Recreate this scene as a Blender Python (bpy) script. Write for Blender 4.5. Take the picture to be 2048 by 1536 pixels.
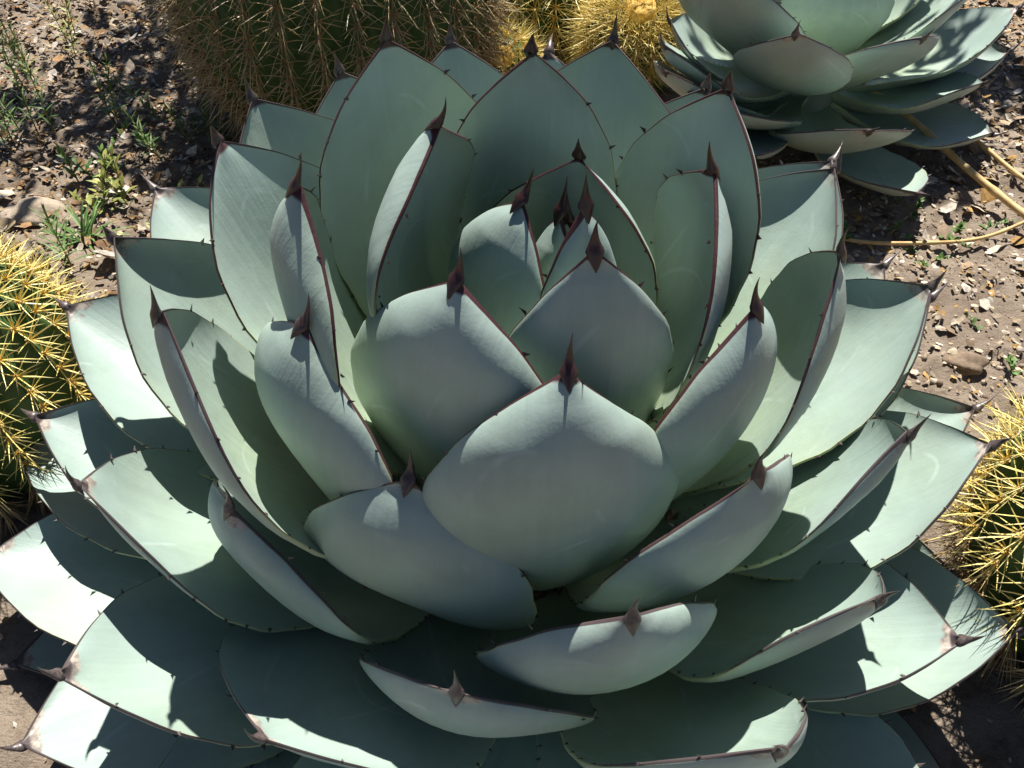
import bpy, bmesh, math, random
import numpy as np
from mathutils import Vector, Matrix

# ------------------------------------------------------------------ camera, sky, sun, exposure
for o in list(bpy.data.objects):
    bpy.data.objects.remove(o)
scene = bpy.context.scene
COL = scene.collection
R_ = math.radians
CAM_POS = (-0.0232, -0.5175, 0.8068)
PITCH = 46.0
cd = bpy.data.cameras.new('camera')
cam = bpy.data.objects.new('camera', cd)
COL.objects.link(cam)
cam.location = CAM_POS
cam.rotation_euler = (R_(90 - PITCH), 0, 0)
cd.sensor_fit = 'HORIZONTAL'
cd.angle = 2 * math.atan(1024 / 1671.0)
cd.clip_start = 0.02
cd.clip_end = 400
scene.camera = cam
SUN_EL = 58.0
SUN_AZ = 7.0           # degrees from +Y, positive = towards +X (behind the plant)
world = bpy.data.worlds.new('World')
scene.world = world
world.use_nodes = True
wn = world.node_tree
bg = wn.nodes['Background']
sky = wn.nodes.new('ShaderNodeTexSky')
sky.sky_type = 'NISHITA'
sky.sun_disc = False
sky.air_density = 0.55
sky.dust_density = 0.3
sky.ozone_density = 1.0
sky.sun_elevation = R_(SUN_EL)
sky.sun_rotation = R_(SUN_AZ)
wn.links.new(sky.outputs[0], bg.inputs[0])
bg.inputs[1].default_value = 0.05
sd = bpy.data.lights.new('sun', 'SUN')
sd.energy = 5.0
sd.angle = R_(0.55)
sd.color = (1.0, 0.955, 0.88)
sun = bpy.data.objects.new('sun', sd)
COL.objects.link(sun)
sv = Vector((math.sin(R_(SUN_AZ)) * math.cos(R_(SUN_EL)), math.cos(R_(SUN_AZ)) * math.cos(R_(SUN_EL)), math.sin(R_(SUN_EL))))
sun.rotation_euler = sv.to_track_quat('Z', 'Y').to_euler()
sun.location = sv * 5
scene.view_settings.view_transform = 'Standard'
scene.view_settings.look = 'None'
scene.view_settings.gamma = 1
scene.view_settings.exposure = 0.93

# ------------------------------------------------------------------ helpers
def mesh_obj(name, verts, faces, mat, parent=None, smooth=True, attrs=None):
    me = bpy.data.meshes.new(name)
    me.from_pydata([tuple(map(float, v)) for v in verts], [], [tuple(map(int, f)) for f in faces])
    if smooth:
        me.polygons.foreach_set('use_smooth', [True] * len(me.polygons))
    if attrs:
        for k, a in attrs.items():
            a = np.asarray(a, dtype=np.float32)
            if a.ndim == 1:
                at = me.attributes.new(k, 'FLOAT', 'POINT')
                at.data.foreach_set('value', a)
            else:
                at = me.attributes.new(k, 'FLOAT_COLOR', 'POINT')
                at.data.foreach_set('color', np.concatenate([a, np.ones((len(a), 1), np.float32)], 1).ravel())
    if mat:
        me.materials.append(mat)
    me.update()
    o = bpy.data.objects.new(name, me)
    COL.objects.link(o)
    if parent:
        o.parent = parent
    return o

def empty(name, loc, label, cat, group=None):
    o = bpy.data.objects.new(name, None)
    COL.objects.link(o)
    o.location = loc
    tag(o, label, cat, group)
    return o

def tag(o, label=None, cat=None, group=None, kind=None):
    if label: o['label'] = label
    if cat: o['category'] = cat
    if group: o['group'] = group
    if kind: o['kind'] = kind
    return o

class NT:
    """tiny node-tree writer"""
    def __init__(self, name):
        self.m = bpy.data.materials.new(name)
        self.m.use_nodes = True
        self.t = self.m.node_tree
        self.b = self.t.nodes['Principled BSDF']
    def n(self, typ, **kw):
        nd = self.t.nodes.new(typ)
        for k, v in kw.items():
            setattr(nd, k, v)
        return nd
    def put(self, sock, v):
        if isinstance(v, bpy.types.NodeSocket):
            self.t.links.new(v, sock)
        elif isinstance(v, (tuple, list)):
            sock.default_value = (*v, 1.0)[:len(sock.default_value)] if len(v) == 3 and len(sock.default_value) == 4 else v
        else:
            sock.default_value = v
    def math(self, op, a, b=0.0, c=0.0, clamp=False):
        nd = self.n('ShaderNodeMath', operation=op, use_clamp=clamp)
        self.put(nd.inputs[0], a); self.put(nd.inputs[1], b); self.put(nd.inputs[2], c)
        return nd.outputs[0]
    def ss(self, v, a, b):
        nd = self.n('ShaderNodeMapRange', interpolation_type='SMOOTHSTEP')
        self.put(nd.inputs[0], v); self.put(nd.inputs[1], a); self.put(nd.inputs[2], b)
        nd.inputs[3].default_value = 0; nd.inputs[4].default_value = 1
        return nd.outputs[0]
    def mix(self, f, a, b, blend='MIX'):
        nd = self.n('ShaderNodeMix', data_type='RGBA', blend_type=blend)
        self.put(nd.inputs[0], f); self.put(nd.inputs[6], a); self.put(nd.inputs[7], b)
        return nd.outputs[2]
    def attr(self, name, col=False):
        nd = self.n('ShaderNodeAttribute', attribute_name=name)
        return nd.outputs['Color' if col else 'Fac']
    def noise(self, scale, detail=3, rough=.55, vec=None, dist=0):
        nd = self.n('ShaderNodeTexNoise')
        nd.inputs['Scale'].default_value = scale
        nd.inputs['Detail'].default_value = detail
        nd.inputs['Roughness'].default_value = rough
        nd.inputs['Distortion'].default_value = dist
        if vec: self.t.links.new(vec, nd.inputs['Vector'])
        return nd.outputs['Fac']
    def obj(self):
        return self.n('ShaderNodeTexCoord').outputs['Object']
    def comb(self, x, y, z):
        nd = self.n('ShaderNodeCombineXYZ')
        self.put(nd.inputs[0], x); self.put(nd.inputs[1], y); self.put(nd.inputs[2], z)
        return nd.outputs[0]
    def bump(self, h, strength, dist):
        nd = self.n('ShaderNodeBump')
        nd.inputs['Strength'].default_value = strength
        nd.inputs['Distance'].default_value = dist
        self.put(nd.inputs['Height'], h)
        self.t.links.new(nd.outputs[0], self.b.inputs['Normal'])
    def out(self, color, rough=.5, spec=.5):
        self.put(self.b.inputs['Base Color'], color)
        self.put(self.b.inputs['Roughness'], rough)
        self.b.inputs['Specular IOR Level'].default_value = spec
        return self.m

# ------------------------------------------------------------------ materials
def mat_agave():
    m = NT('agave_leaf')
    s = m.attr('s'); u = m.attr('u'); ed = m.attr('ed'); fc = m.attr('fc'); age = m.attr('age'); rnd = m.attr('rnd'); x = m.attr('x')
    co = m.obj()
    nlow = m.noise(9, 2, .5, co)
    nmid = m.noise(38, 3, .55, co)
    nfine = m.noise(420, 2, .6, co)
    blue = (0.272, 0.350, 0.316)
    green = (0.325, 0.398, 0.262)
    f = m.math('MULTIPLY_ADD', m.math('SUBTRACT', 1.0, s), .75, m.math('MULTIPLY_ADD', nlow, .9, -.38))
    col = m.mix(m.ss(f, 0.0, 0.9), blue, green)
    # greyer, pinker outer faces on the old leaves
    pk = m.math('MULTIPLY', m.math('MULTIPLY', fc, m.ss(age, .45, 1.0)), m.ss(m.noise(11, 3, .5, co), .38, .66))
    col = m.mix(m.math('MULTIPLY', pk, .5), col, (0.335, 0.31, 0.285))
    # streaks along the blade
    st = m.noise(1.0, 3, .6, m.comb(m.math('MULTIPLY', x, 160.0), m.math('MULTIPLY', s, 2.2), m.math('MULTIPLY', rnd, 31.0)))
    rub = m.ss(m.noise(17, 4, .62, co, .6), .40, .66)
    v = m.math('MULTIPLY_ADD', st, .18, m.math('MULTIPLY_ADD', nmid, .20, m.math('MULTIPLY_ADD', rub, -.10, .87)))
    v = m.math('MULTIPLY_ADD', nfine, .06, m.math('SUBTRACT', v, .03))
    hsv = m.n('ShaderNodeHueSaturation')
    hsv.inputs['Saturation'].default_value = 1.12
    m.put(hsv.inputs['Value'], v); m.put(hsv.inputs['Color'], col)
    col = hsv.outputs[0]
    # bud imprints: pale outlines left by the neighbouring leaves
    for k, (s0, q, xo) in enumerate(((.88, 75., .55), (.66, 42., -.45))):
        xx = m.math('MULTIPLY_ADD', m.math('SUBTRACT', rnd, .5), .10 * (1 if k == 0 else -1), m.math('SUBTRACT', x, xo * .02))
        wob = m.math('MULTIPLY_ADD', m.noise(9, 1, .5, co), .05, -.025)
        line = m.math('SUBTRACT', m.math('ADD', s, wob), m.math('SUBTRACT', s0, m.math('MULTIPLY', m.math('MULTIPLY', xx, xx), q)))
        dd = m.math('DIVIDE', m.math('ABSOLUTE', line), m.math('MULTIPLY_ADD', m.math('ABSOLUTE', xx), 2 * q * .4, 1.0))
        mask = m.math('MULTIPLY', m.math('SUBTRACT', 1.0, m.ss(dd, .0012, .0055)), m.ss(m.noise(22, 2, .5, co), .46, .62))
        col = m.mix(m.math('MULTIPLY', mask, .38), col, (0.45, 0.53, 0.50))
        col = m.mix(m.math('MULTIPLY', m.ss(line, -.01, .05), .10), col, (0.40, 0.47, 0.46))
    # scuffs and specks
    vo = m.n('ShaderNodeTexVoronoi'); vo.inputs['Scale'].default_value = 55
    m.t.links.new(co, vo.inputs['Vector'])
    sp = m.math('MULTIPLY', m.math('SUBTRACT', 1.0, m.ss(vo.outputs['Distance'], .03, .09)), m.ss(m.noise(21, 1, .5, co), .60, .66))
    col = m.mix(m.math('MULTIPLY', sp, .05), col, (0.16, 0.17, 0.13))
    # tan scar round the tip of the old leaves
    sc = m.math('MULTIPLY', m.ss(m.math('MULTIPLY_ADD', m.noise(60, 2, .5, co), .07, s), .992, 1.004), m.ss(age, .5, .85))
    scn = m.mix(m.ss(m.noise(130, 3, .6, co), .4, .6), (0.44, 0.36, 0.30), (0.20, 0.15, 0.13))
    col = m.mix(m.math('MULTIPLY', sc, .85), col, scn)
    # pale horny edge low down, dark red-brown edge towards the spine
    col = m.mix(m.math('MULTIPLY', m.math('SUBTRACT', 1.0, m.ss(ed, .0005, .0016)), .75), col, (0.40, 0.43, 0.22))
    bw = m.math('MULTIPLY_ADD', m.ss(s, .66, .97), .0013, m.math('MULTIPLY_ADD', nmid, .0008, -.0003))
    bw = m.math('MAXIMUM', m.math('MULTIPLY_ADD', m.ss(s, .90, .99), .0022, bw), .0003)
    bf = m.math('MULTIPLY', m.math('SUBTRACT', 1.0, m.ss(ed, m.math('MULTIPLY', bw, .7), bw)), m.ss(s, .60, .74))
    bf = m.math('MAXIMUM', bf, m.ss(m.math('MULTIPLY_ADD', nmid, .010, s), .983, .990))
    dark = m.mix(m.ss(age, .15, .7), (0.050, 0.014, 0.016), (0.085, 0.066, 0.066))
    col = m.mix(bf, col, dark)
    m.bump(m.math('ADD', m.math('MULTIPLY', nfine, .25), m.math('MULTIPLY_ADD', nlow, 3.0, m.math('ADD', st, nmid))), .22, .002)
    return m.out(col, m.math('MULTIPLY_ADD', nmid, .16, .40), .42)

def mat_simple(name, c1, c2, scale, rough=.6, spec=.4, bump=.2):
    m = NT(name)
    co = m.obj()
    n = m.noise(scale, 4, .6, co)
    m.bump(n, bump, .003)
    return m.out(m.mix(m.ss(n, .3, .7), c1, c2), rough, spec)

M_LEAF = mat_agave()
def mat_spine():
    m = NT('agave_spine')
    age = m.attr('age'); t = m.attr('t')
    n = m.noise(300, 3, .6, m.obj())
    young = m.mix(m.ss(t, .1, .9), (0.028, 0.009, 0.010), (0.045, 0.015, 0.012))
    old = m.mix(m.ss(n, .35, .65), (0.055, 0.04, 0.04), (0.12, 0.095, 0.09))
    m.bump(n, .2, .001)
    return m.out(m.mix(m.ss(age, .15, .7), young, old), .38, .5)
M_SPINE = mat_spine()

# ------------------------------------------------------------------ ground
def vnoise(x, y, seed=0):
    xi = np.floor(x).astype(int); yi = np.floor(y).astype(int)
    xf = x - xi; yf = y - yi
    def h(a, b):
        q = np.sin(a * 127.1 + b * 311.7 + seed * 74.7) * 43758.5453
        return q - np.floor(q)
    sx = xf * xf * (3 - 2 * xf); sy = yf * yf * (3 - 2 * yf)
    return (h(xi, yi) * (1 - sx) + h(xi + 1, yi) * sx) * (1 - sy) + (h(xi, yi + 1) * (1 - sx) + h(xi + 1, yi + 1) * sx) * sy

def ground_h(x, y):
    x = np.asarray(x, float); y = np.asarray(y, float)
    fall = np.exp(-((x / 4) ** 2 + ((y - 1) / 4) ** 2))
    h = .030 * (vnoise(x * 4, y * 4, 1) - .5) + .016 * (vnoise(x * 14, y * 14, 2) - .5) + .010 * (vnoise(x * 45, y * 45, 3) - .5)
    c = vnoise(x * 95, y * 95, 5)
    h = h + .006 * (c - .5) + .010 * np.maximum(vnoise(x * 30, y * 30, 8) - .62, 0) * 2
    return h * (.25 + .75 * fall)

def build_ground():
    def axis(lo, hi, step, far):
        core = np.arange(lo, hi + 1e-6, step)
        g = step * 1.35 ** np.arange(1, 40)
        ext = np.cumsum(g); ext = ext[ext < far]
        return np.concatenate([lo - ext[::-1], core, hi + ext])
    xs = axis(-1.7, 1.7, .0105, 120); ys = axis(-.45, 2.5, .0105, 120)
    X, Y = np.meshgrid(xs, ys)
    Z = ground_h(X, Y)
    nx, ny = len(xs), len(ys)
    V = np.stack([X.ravel(), Y.ravel(), Z.ravel()], 1)
    idx = np.arange(nx * ny).reshape(ny, nx)
    F = np.stack([idx[:-1, :-1].ravel(), idx[:-1, 1:].ravel(), idx[1:, 1:].ravel(), idx[1:, :-1].ravel()], 1)
    m = NT('soil')
    co = m.obj()
    a = m.noise(6, 4, .6, co); b = m.noise(60, 4, .65, co); c = m.noise(330, 4, .7, co)
    col = m.mix(m.ss(a, .35, .65), (0.215, 0.168, 0.126), (0.29, 0.234, 0.180))
    col = m.mix(m.math('MULTIPLY', m.ss(b, .45, .72), .7), col, (0.13, 0.092, 0.066))
    col = m.mix(m.math('MULTIPLY', m.ss(c, .60, .72), .7), col, (0.33, 0.27, 0.205))
    col = m.mix(m.math('MULTIPLY', m.ss(c, .42, .30), .6), col, (0.10, 0.075, 0.055))
    m.bump(m.math('ADD', m.math('MULTIPLY', b, .9), m.math('MULTIPLY', c, .6)), .9, .006)
    g = mesh_obj('ground', V, F, m.out(col, .92, .2))
    tag(g, kind='structure')
    g['label'] = 'brown garden soil strewn with dry litter'
    return g
build_ground()

# ------------------------------------------------------------------ agaves
# name, azimuth, elevation, curl, side bend, length, half width, base height, cup at base, cup at tip, roll, base radius, spine tilt, spine yaw, spine length, extra curl at the tip
LEAVES = [
    ('A', -2.531, 1.469, 0.835, -0.06, 0.282, 0.065, 0.201, 0.365, 0.305, 0.019, 0.021, -0.55, 0.3, 0.027, 0.25),
    ('B', 1.076, 1.411, 0.499, 0.025, 0.291, 0.085, 0.183, 0.401, 0.71, -0.013, 0.029, 0.3, -0.2, 0.027, 0.15),
    ('C', -1.31, 1.213, 0.82, -0.112, 0.345, 0.068, 0.172, 0.305, 0.784, -0.127, 0.022, -0.7, 0.0, 0.027, 0.275),
    ('D', -2.097, 1.147, 1.185, -0.151, 0.377, 0.104, 0.138, 0.171, 0.736, 0.035, 0.023, -0.65, 0.2, 0.027, 0.275),
    ('E', -1.519, 1.03, 1.517, -0.117, 0.413, 0.105, 0.101, 0.6, 1.05, 0.238, 0.026, -0.6, -0.1, 0.027, 0.3),
    ('F', -2.094, 0.814, 1.88, 0.137, 0.34, 0.098, 0.099, 0.117, 0.583, 0.215, 0.039, -0.5, -0.1, 0.027, 0.3),
    ('G', -2.658, 0.883, 1.692, 0.064, 0.372, 0.109, 0.138, 0.326, 0.778, 0.189, 0.038, -0.45, 0.1, 0.027, 0.35),
    ('H', 3.28, 1.0, 1.351, -0.064, 0.389, 0.103, 0.167, 0.161, 0.956, 0.151, 0.029, -0.2, 0.3, 0.027, 0.25),
    ('I', 2.91, 1.262, 1.358, -0.267, 0.316, 0.094, 0.232, 0.06, 0.971, 0.008, 0.029, -0.25, 0.3, 0.027, 0.2),
    ('J', -0.099, 1.147, 1.016, 0.142, 0.298, 0.096, 0.227, 0.207, 0.764, 0.108, 0.029, -0.05, -0.4, 0.027, 0.2),
    ('K', -0.58, 1.011, 1.127, -0.071, 0.352, 0.104, 0.14, 0.346, 1.054, -0.083, 0.033, -0.4, -0.2, 0.027, 0.3),
    ('L', 2.232, 0.993, 1.096, -0.059, 0.408, 0.098, 0.165, 0.324, 0.438, -0.068, 0.029, 0.45, 0.1, 0.027, 0.0),
    ('M', 1.646, 1.237, 0.893, 0.027, 0.366, 0.077, 0.178, 0.314, 0.253, -0.021, 0.029, 0.55, 0.0, 0.027, 0.0),
    ('N', 1.308, 0.891, 0.512, -0.073, 0.39, 0.11, 0.157, 0.349, 0.91, -0.039, 0.037, 0.6, -0.1, 0.027, 0.0),
    ('O', 1.851, 0.798, 0.629, -0.013, 0.408, 0.102, 0.149, 0.35, 0.908, -0.013, 0.039, 0.8, 0.0, 0.027, 0.0),
    ('Pa', 2.205, 0.721, 0.912, -0.062, 0.431, 0.112, 0.134, 0.317, 0.764, -0.084, 0.036, 0.75, 0.2, 0.027, 0.0),
    ('Pb', 1.523, 0.769, 0.654, 0.006, 0.396, 0.101, 0.15, 0.35, 0.941, 0.003, 0.037, -0.95, -0.1, 0.027, 0.0),
    ('Q', 0.482, 1.109, 0.826, 0.171, 0.345, 0.081, 0.202, 0.321, 0.652, 0.176, 0.029, 0.6, -0.4, 0.027, 0.0),
    ('Qb', 0.959, 0.819, 0.734, -0.014, 0.385, 0.103, 0.145, 0.337, 0.935, -0.01, 0.036, 0.9, -0.3, 0.027, 0.0),
    ('R', 2.514, 0.746, 0.609, -0.097, 0.408, 0.102, 0.154, 0.339, 0.772, -0.068, 0.042, 0.75, 0.2, 0.027, 0.0),
    ('S', 2.84, 0.89, 0.608, -0.123, 0.406, 0.096, 0.138, 0.453, 0.394, -0.165, 0.037, 0.85, 0.4, 0.027, 0.0),
    ('Ta', 2.544, 0.346, 0.417, -0.037, 0.504, 0.11, 0.096, 0.335, 1.011, -0.058, 0.051, -0.3, -0.1, 0.027, 0.0),
    ('U', 2.858, 0.43, 1.067, -0.18, 0.451, 0.104, 0.119, 0.251, 0.963, -0.04, 0.048, 0.95, 0.4, 0.027, 0.0),
    ('V', 3.456, 0.779, 1.316, -0.18, 0.424, 0.106, 0.117, 0.159, 0.64, 0.172, 0.046, -0.05, 0.2, 0.027, 0.2),
    ('Wa', 2.844, 0.209, 0.596, -0.102, 0.493, 0.11, 0.095, 0.312, 0.908, 0.004, 0.056, -0.7, -0.3, 0.027, 0.0),
    ('X', 3.067, 0.124, 0.797, -0.134, 0.475, 0.093, 0.08, 0.276, 0.864, -0.051, 0.058, -0.8, -0.4, 0.027, 0.0),
    ('Xb', 3.025, 0.026, 0.209, -0.039, 0.505, 0.111, 0.07, 0.18, 0.868, -0.075, 0.066, -0.15, -0.3, 0.027, 0.0),
    ('Y', 3.406, 0.325, 1.549, 0.119, 0.413, 0.106, 0.093, 0.06, 0.513, 0.166, 0.057, 0.35, 0.2, 0.027, 0.0),
    ('Z', -2.629, 0.372, 2.279, 0.277, 0.356, 0.11, 0.118, 0.254, 0.868, 0.142, 0.052, -0.4, 0.0, 0.027, 0.25),
    ('AA', -2.567, 0.257, 1.107, 0.009, 0.415, 0.102, 0.061, 0.062, 0.488, 0.065, 0.066, 0.45, 0.2, 0.027, 0.0),
    ('AB', 3.282, -0.009, 0.343, -0.216, 0.499, 0.108, 0.063, 0.06, 0.666, 0.065, 0.068, 0.0, 0.0, 0.026, 0.0),
    ('AC', -2.661, -0.021, 0.384, -0.019, 0.446, 0.113, 0.051, 0.06, 0.718, 0.151, 0.069, 0.95, 0.3, 0.027, 0.0),
    ('AD', -2.222, 0.314, 1.1, 0.144, 0.329, 0.127, 0.065, 0.099, 0.078, 0.088, 0.062, 0.4, 0.0, 0.027, 0.0),
    ('AE', -1.801, 0.4, 1.862, 0.156, 0.323, 0.099, 0.092, 0.151, 0.775, -0.14, 0.053, -0.15, 0.0, 0.027, 0.25),
    ('AF', -1.367, 0.638, 1.632, 0.04, 0.358, 0.099, 0.092, 0.248, 1.421, -0.048, 0.047, -0.35, 0.1, 0.027, 0.25),
    ('AG', -0.89, 0.832, 1.311, -0.029, 0.353, 0.104, 0.096, 0.347, 0.887, -0.088, 0.044, -0.4, -0.1, 0.027, 0.25),
    ('AH', -0.265, 0.522, 1.426, -0.057, 0.348, 0.086, 0.102, 0.261, 0.559, -0.272, 0.054, -0.0, -0.1, 0.027, 0.0),
    ('AI', -0.025, 0.857, 1.35, -0.008, 0.377, 0.091, 0.13, 0.287, 0.704, -0.163, 0.041, -0.2, -0.3, 0.027, 0.2),
    ('AJ', 0.244, 0.449, 0.707, 0.098, 0.393, 0.095, 0.112, 0.25, 0.764, -0.101, 0.051, 0.75, -0.4, 0.027, 0.0),
    ('AJb', 0.347, 0.315, 0.623, -0.034, 0.414, 0.097, 0.101, 0.214, 0.997, 0.07, 0.054, -0.5, 0.3, 0.027, 0.0),
    ('AK', 0.618, 0.547, 0.535, 0.028, 0.393, 0.091, 0.14, 0.343, 1.083, -0.013, 0.045, 0.85, 0.0, 0.027, 0.0),
    ('AKb', 0.71, 0.467, 0.471, -0.022, 0.429, 0.102, 0.124, 0.332, 0.96, 0.0, 0.047, -0.35, 0.3, 0.027, 0.0),
    ('AL', 0.531, 0.237, 0.729, 0.02, 0.434, 0.098, 0.093, 0.329, 0.964, -0.012, 0.056, -0.4, 0.1, 0.027, 0.0),
    ('AM', 0.171, 0.096, 0.813, 0.028, 0.434, 0.091, 0.074, 0.349, 0.925, -0.024, 0.063, -0.3, 0.3, 0.027, 0.0),
    ('AN', -0.085, 0.264, 0.971, 0.105, 0.393, 0.101, 0.089, 0.174, 0.693, -0.189, 0.061, 0.6, -0.6, 0.027, 0.0),
    ('AO', -0.692, 0.414, 1.661, 0.062, 0.348, 0.089, 0.085, 0.097, 0.672, -0.339, 0.061, -0.15, -0.2, 0.027, 0.0),
    ('AP', -0.546, 0.264, 0.735, 0.243, 0.355, 0.093, 0.055, 0.367, 0.593, -0.093, 0.067, 0.55, -0.3, 0.027, 0.0),
    ('AQ', -0.389, 0.066, 0.937, 0.192, 0.403, 0.1, 0.059, 0.254, 0.706, 0.045, 0.071, 0.9, -0.3, 0.027, 0.0),
    ('AR', -1.171, 0.47, 1.686, 0.279, 0.404, 0.088, 0.062, 0.296, 0.843, -0.257, 0.063, -0.0, -0.5, 0.027, 0.0),
    ('AS', -0.732, -0.157, 0.958, 0.05, 0.337, 0.046, 0.06, 0.409, 0.922, -0.146, 0.068, 0.0, 0.0, 0.026, 0.0),
    ('AT', -0.624, -0.114, 1.115, 0.071, 0.398, 0.073, 0.028, 0.329, 0.874, -0.058, 0.072, 0.0, 0.0, 0.026, 0.0),
    ('AU', -0.151, -0.008, 0.941, -0.033, 0.376, 0.099, 0.038, 0.282, 0.865, 0.071, 0.066, 0.7, -0.2, 0.027, 0.0),
    ('BA', -1.093, 1.399, 0.562, 0.008, 0.3, 0.036, 0.198, 0.357, 0.613, 0.021, 0.019, -0.4, -0.2, 0.027, 0.0),
    ('BB', -2.201, 1.701, 0.449, -0.04, 0.256, 0.027, 0.191, 0.361, 0.595, -0.017, 0.019, -0.35, 0.1, 0.027, 0.0),
    ('BC', 0.945, 1.448, 0.521, 0.031, 0.227, 0.035, 0.202, 0.351, 0.55, -0.0, 0.018, 0.0, 0.0, 0.026, 0.0),
    ('LA', -1.920, 0.060, 0.5, 0.0, 0.43, 0.108, 0.055, 0.3, 0.8, 0.0, 0.07, 0.2, 0.0, 0.026, 0.0),
    ('LB', -1.220, 0.050, 0.5, 0.0, 0.43, 0.108, 0.055, 0.3, 0.8, 0.0, 0.07, 0.2, 0.0, 0.026, 0.0),
    ('LE', -1.570, 0.000, 0.5, 0.0, 0.44, 0.108, 0.055, 0.3, 0.8, 0.0, 0.07, 0.2, 0.0, 0.026, 0.0),
    ('LF', -0.900, 0.000, 0.5, 0.0, 0.43, 0.108, 0.055, 0.3, 0.8, 0.0, 0.07, 0.2, 0.0, 0.026, 0.0),
    ('LG', -2.250, -0.010, 0.5, 0.0, 0.43, 0.108, 0.055, 0.3, 0.8, 0.0, 0.07, 0.2, 0.0, 0.026, 0.0),
    ('LC', -2.453, -0.043, 0.451, 0.009, 0.39, 0.075, 0.038, 0.396, 0.541, 0.112, 0.069, 0.0, 0.0, 0.026, 0.0),
    ('LD', -2.916, -0.075, 0.433, 0.233, 0.47, 0.084, 0.033, 0.426, 0.675, 0.141, 0.071, 0.0, 0.0, 0.026, 0.0),
]
ORIGIN_2 = (0.514, 0.971, 0.0)
LEAVES_2 = [
    ('a', -1.981, 0.385, 1.107, 0.026, 0.39, 0.091, 0.136, 0.305, 0.427, 0.091, 0.036, -0.05, 0.1, 0.027),
    ('b', -1.161, 0.566, 0.774, -0.036, 0.248, 0.098, 0.111, 0.343, 0.564, -0.013, 0.043, -0.15, -0.2, 0.027),
    ('c', -0.512, 0.174, 0.887, -0.018, 0.256, 0.086, 0.085, 0.347, 0.469, -0.124, 0.059, 0.3, -0.3, 0.027),
    ('d', -0.527, -0.05, 0.686, 0.004, 0.281, 0.094, 0.063, 0.369, 0.5, -0.019, 0.069, 0.25, -0.1, 0.022),
    ('e', -1.619, 0.295, 0.883, 0.004, 0.365, 0.108, 0.059, 0.292, 0.46, 0.03, 0.056, -0.1, 0.1, 0.027),
    ('f', -1.302, -0.017, 0.831, -0.002, 0.32, 0.076, 0.055, 0.353, 0.598, -0.051, 0.069, 0.05, -0.2, 0.027),
    ('g', -2.055, 0.171, 0.397, 0.295, 0.361, 0.049, 0.072, 0.39, 0.698, 0.09, 0.07, 0.35, 0.0, 0.026),
    ('h', -2.568, 0.31, 0.939, -0.02, 0.344, 0.096, 0.102, 0.328, 0.384, -0.103, 0.049, 0.35, 0.0, 0.026),
    ('i', -2.277, 0.49, 1.195, 0.031, 0.404, 0.097, 0.15, 0.274, 0.371, 0.008, 0.028, 0.35, 0.0, 0.026),
    ('j', -1.437, 1.289, 1.123, 0.018, 0.203, 0.102, 0.12, 0.294, 0.476, -0.039, 0.028, 0.35, 0.0, 0.026),
    ('k', -0.032, 0.382, 0.827, -0.014, 0.322, 0.09, 0.079, 0.342, 0.547, -0.066, 0.061, -0.0, 0.2, 0.022),
    ('l', -0.367, 0.655, 0.433, -0.014, 0.251, 0.096, 0.124, 0.425, 0.512, -0.044, 0.047, 0.35, 0.0, 0.026),
    ('m', 3.071, 0.413, 0.884, -0.013, 0.233, 0.098, 0.076, 0.344, 0.468, -0.045, 0.057, 0.35, 0.0, 0.026),
    ('n', -2.46, 0.338, 0.76, -0.006, 0.36, 0.098, 0.073, 0.348, 0.516, -0.018, 0.066, 0.35, 0.0, 0.026),
    ('o', 0.46, 0.756, 0.741, 0.001, 0.252, 0.098, 0.138, 0.35, 0.55, 0.0, 0.033, 0.35, 0.0, 0.026),
    ('p', 1.609, 1.03, 0.76, 0.001, 0.248, 0.098, 0.153, 0.35, 0.55, 0.0, 0.026, 0.35, 0.0, 0.026),
    ('q', 2.692, 0.702, 0.726, 0.005, 0.262, 0.098, 0.14, 0.35, 0.55, 0.0, 0.033, 0.35, 0.0, 0.026),
    ('r', 3.654, 0.514, 0.662, 0.006, 0.343, 0.098, 0.134, 0.35, 0.55, 0.0, 0.041, 0.35, 0.0, 0.026),
    ('s', -0.079, 0.211, 0.711, -0.018, 0.302, 0.096, 0.07, 0.357, 0.615, -0.037, 0.066, 0.35, 0.0, 0.026),
    ('t', -2.206, 0.263, 0.679, -0.017, 0.372, 0.098, 0.083, 0.35, 0.55, 0.0, 0.062, 0.35, 0.0, 0.026),
]


S_ = np.concatenate([np.linspace(0, .85, 30), np.linspace(.865, 1, 14)])
U_ = np.sin(np.linspace(-1, 1, 25) * math.pi / 2)
def leaf_shape(s):
    sm = .62
    t = np.clip(s / sm, 0, 1)
    a = .42 + .58 * (t * t * (3 - 2 * t))
    t2 = np.clip((s - sm) / (1 - sm), 0, 1)
    return np.where(s < sm, a, 1 - t2 ** 2.4)

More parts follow.
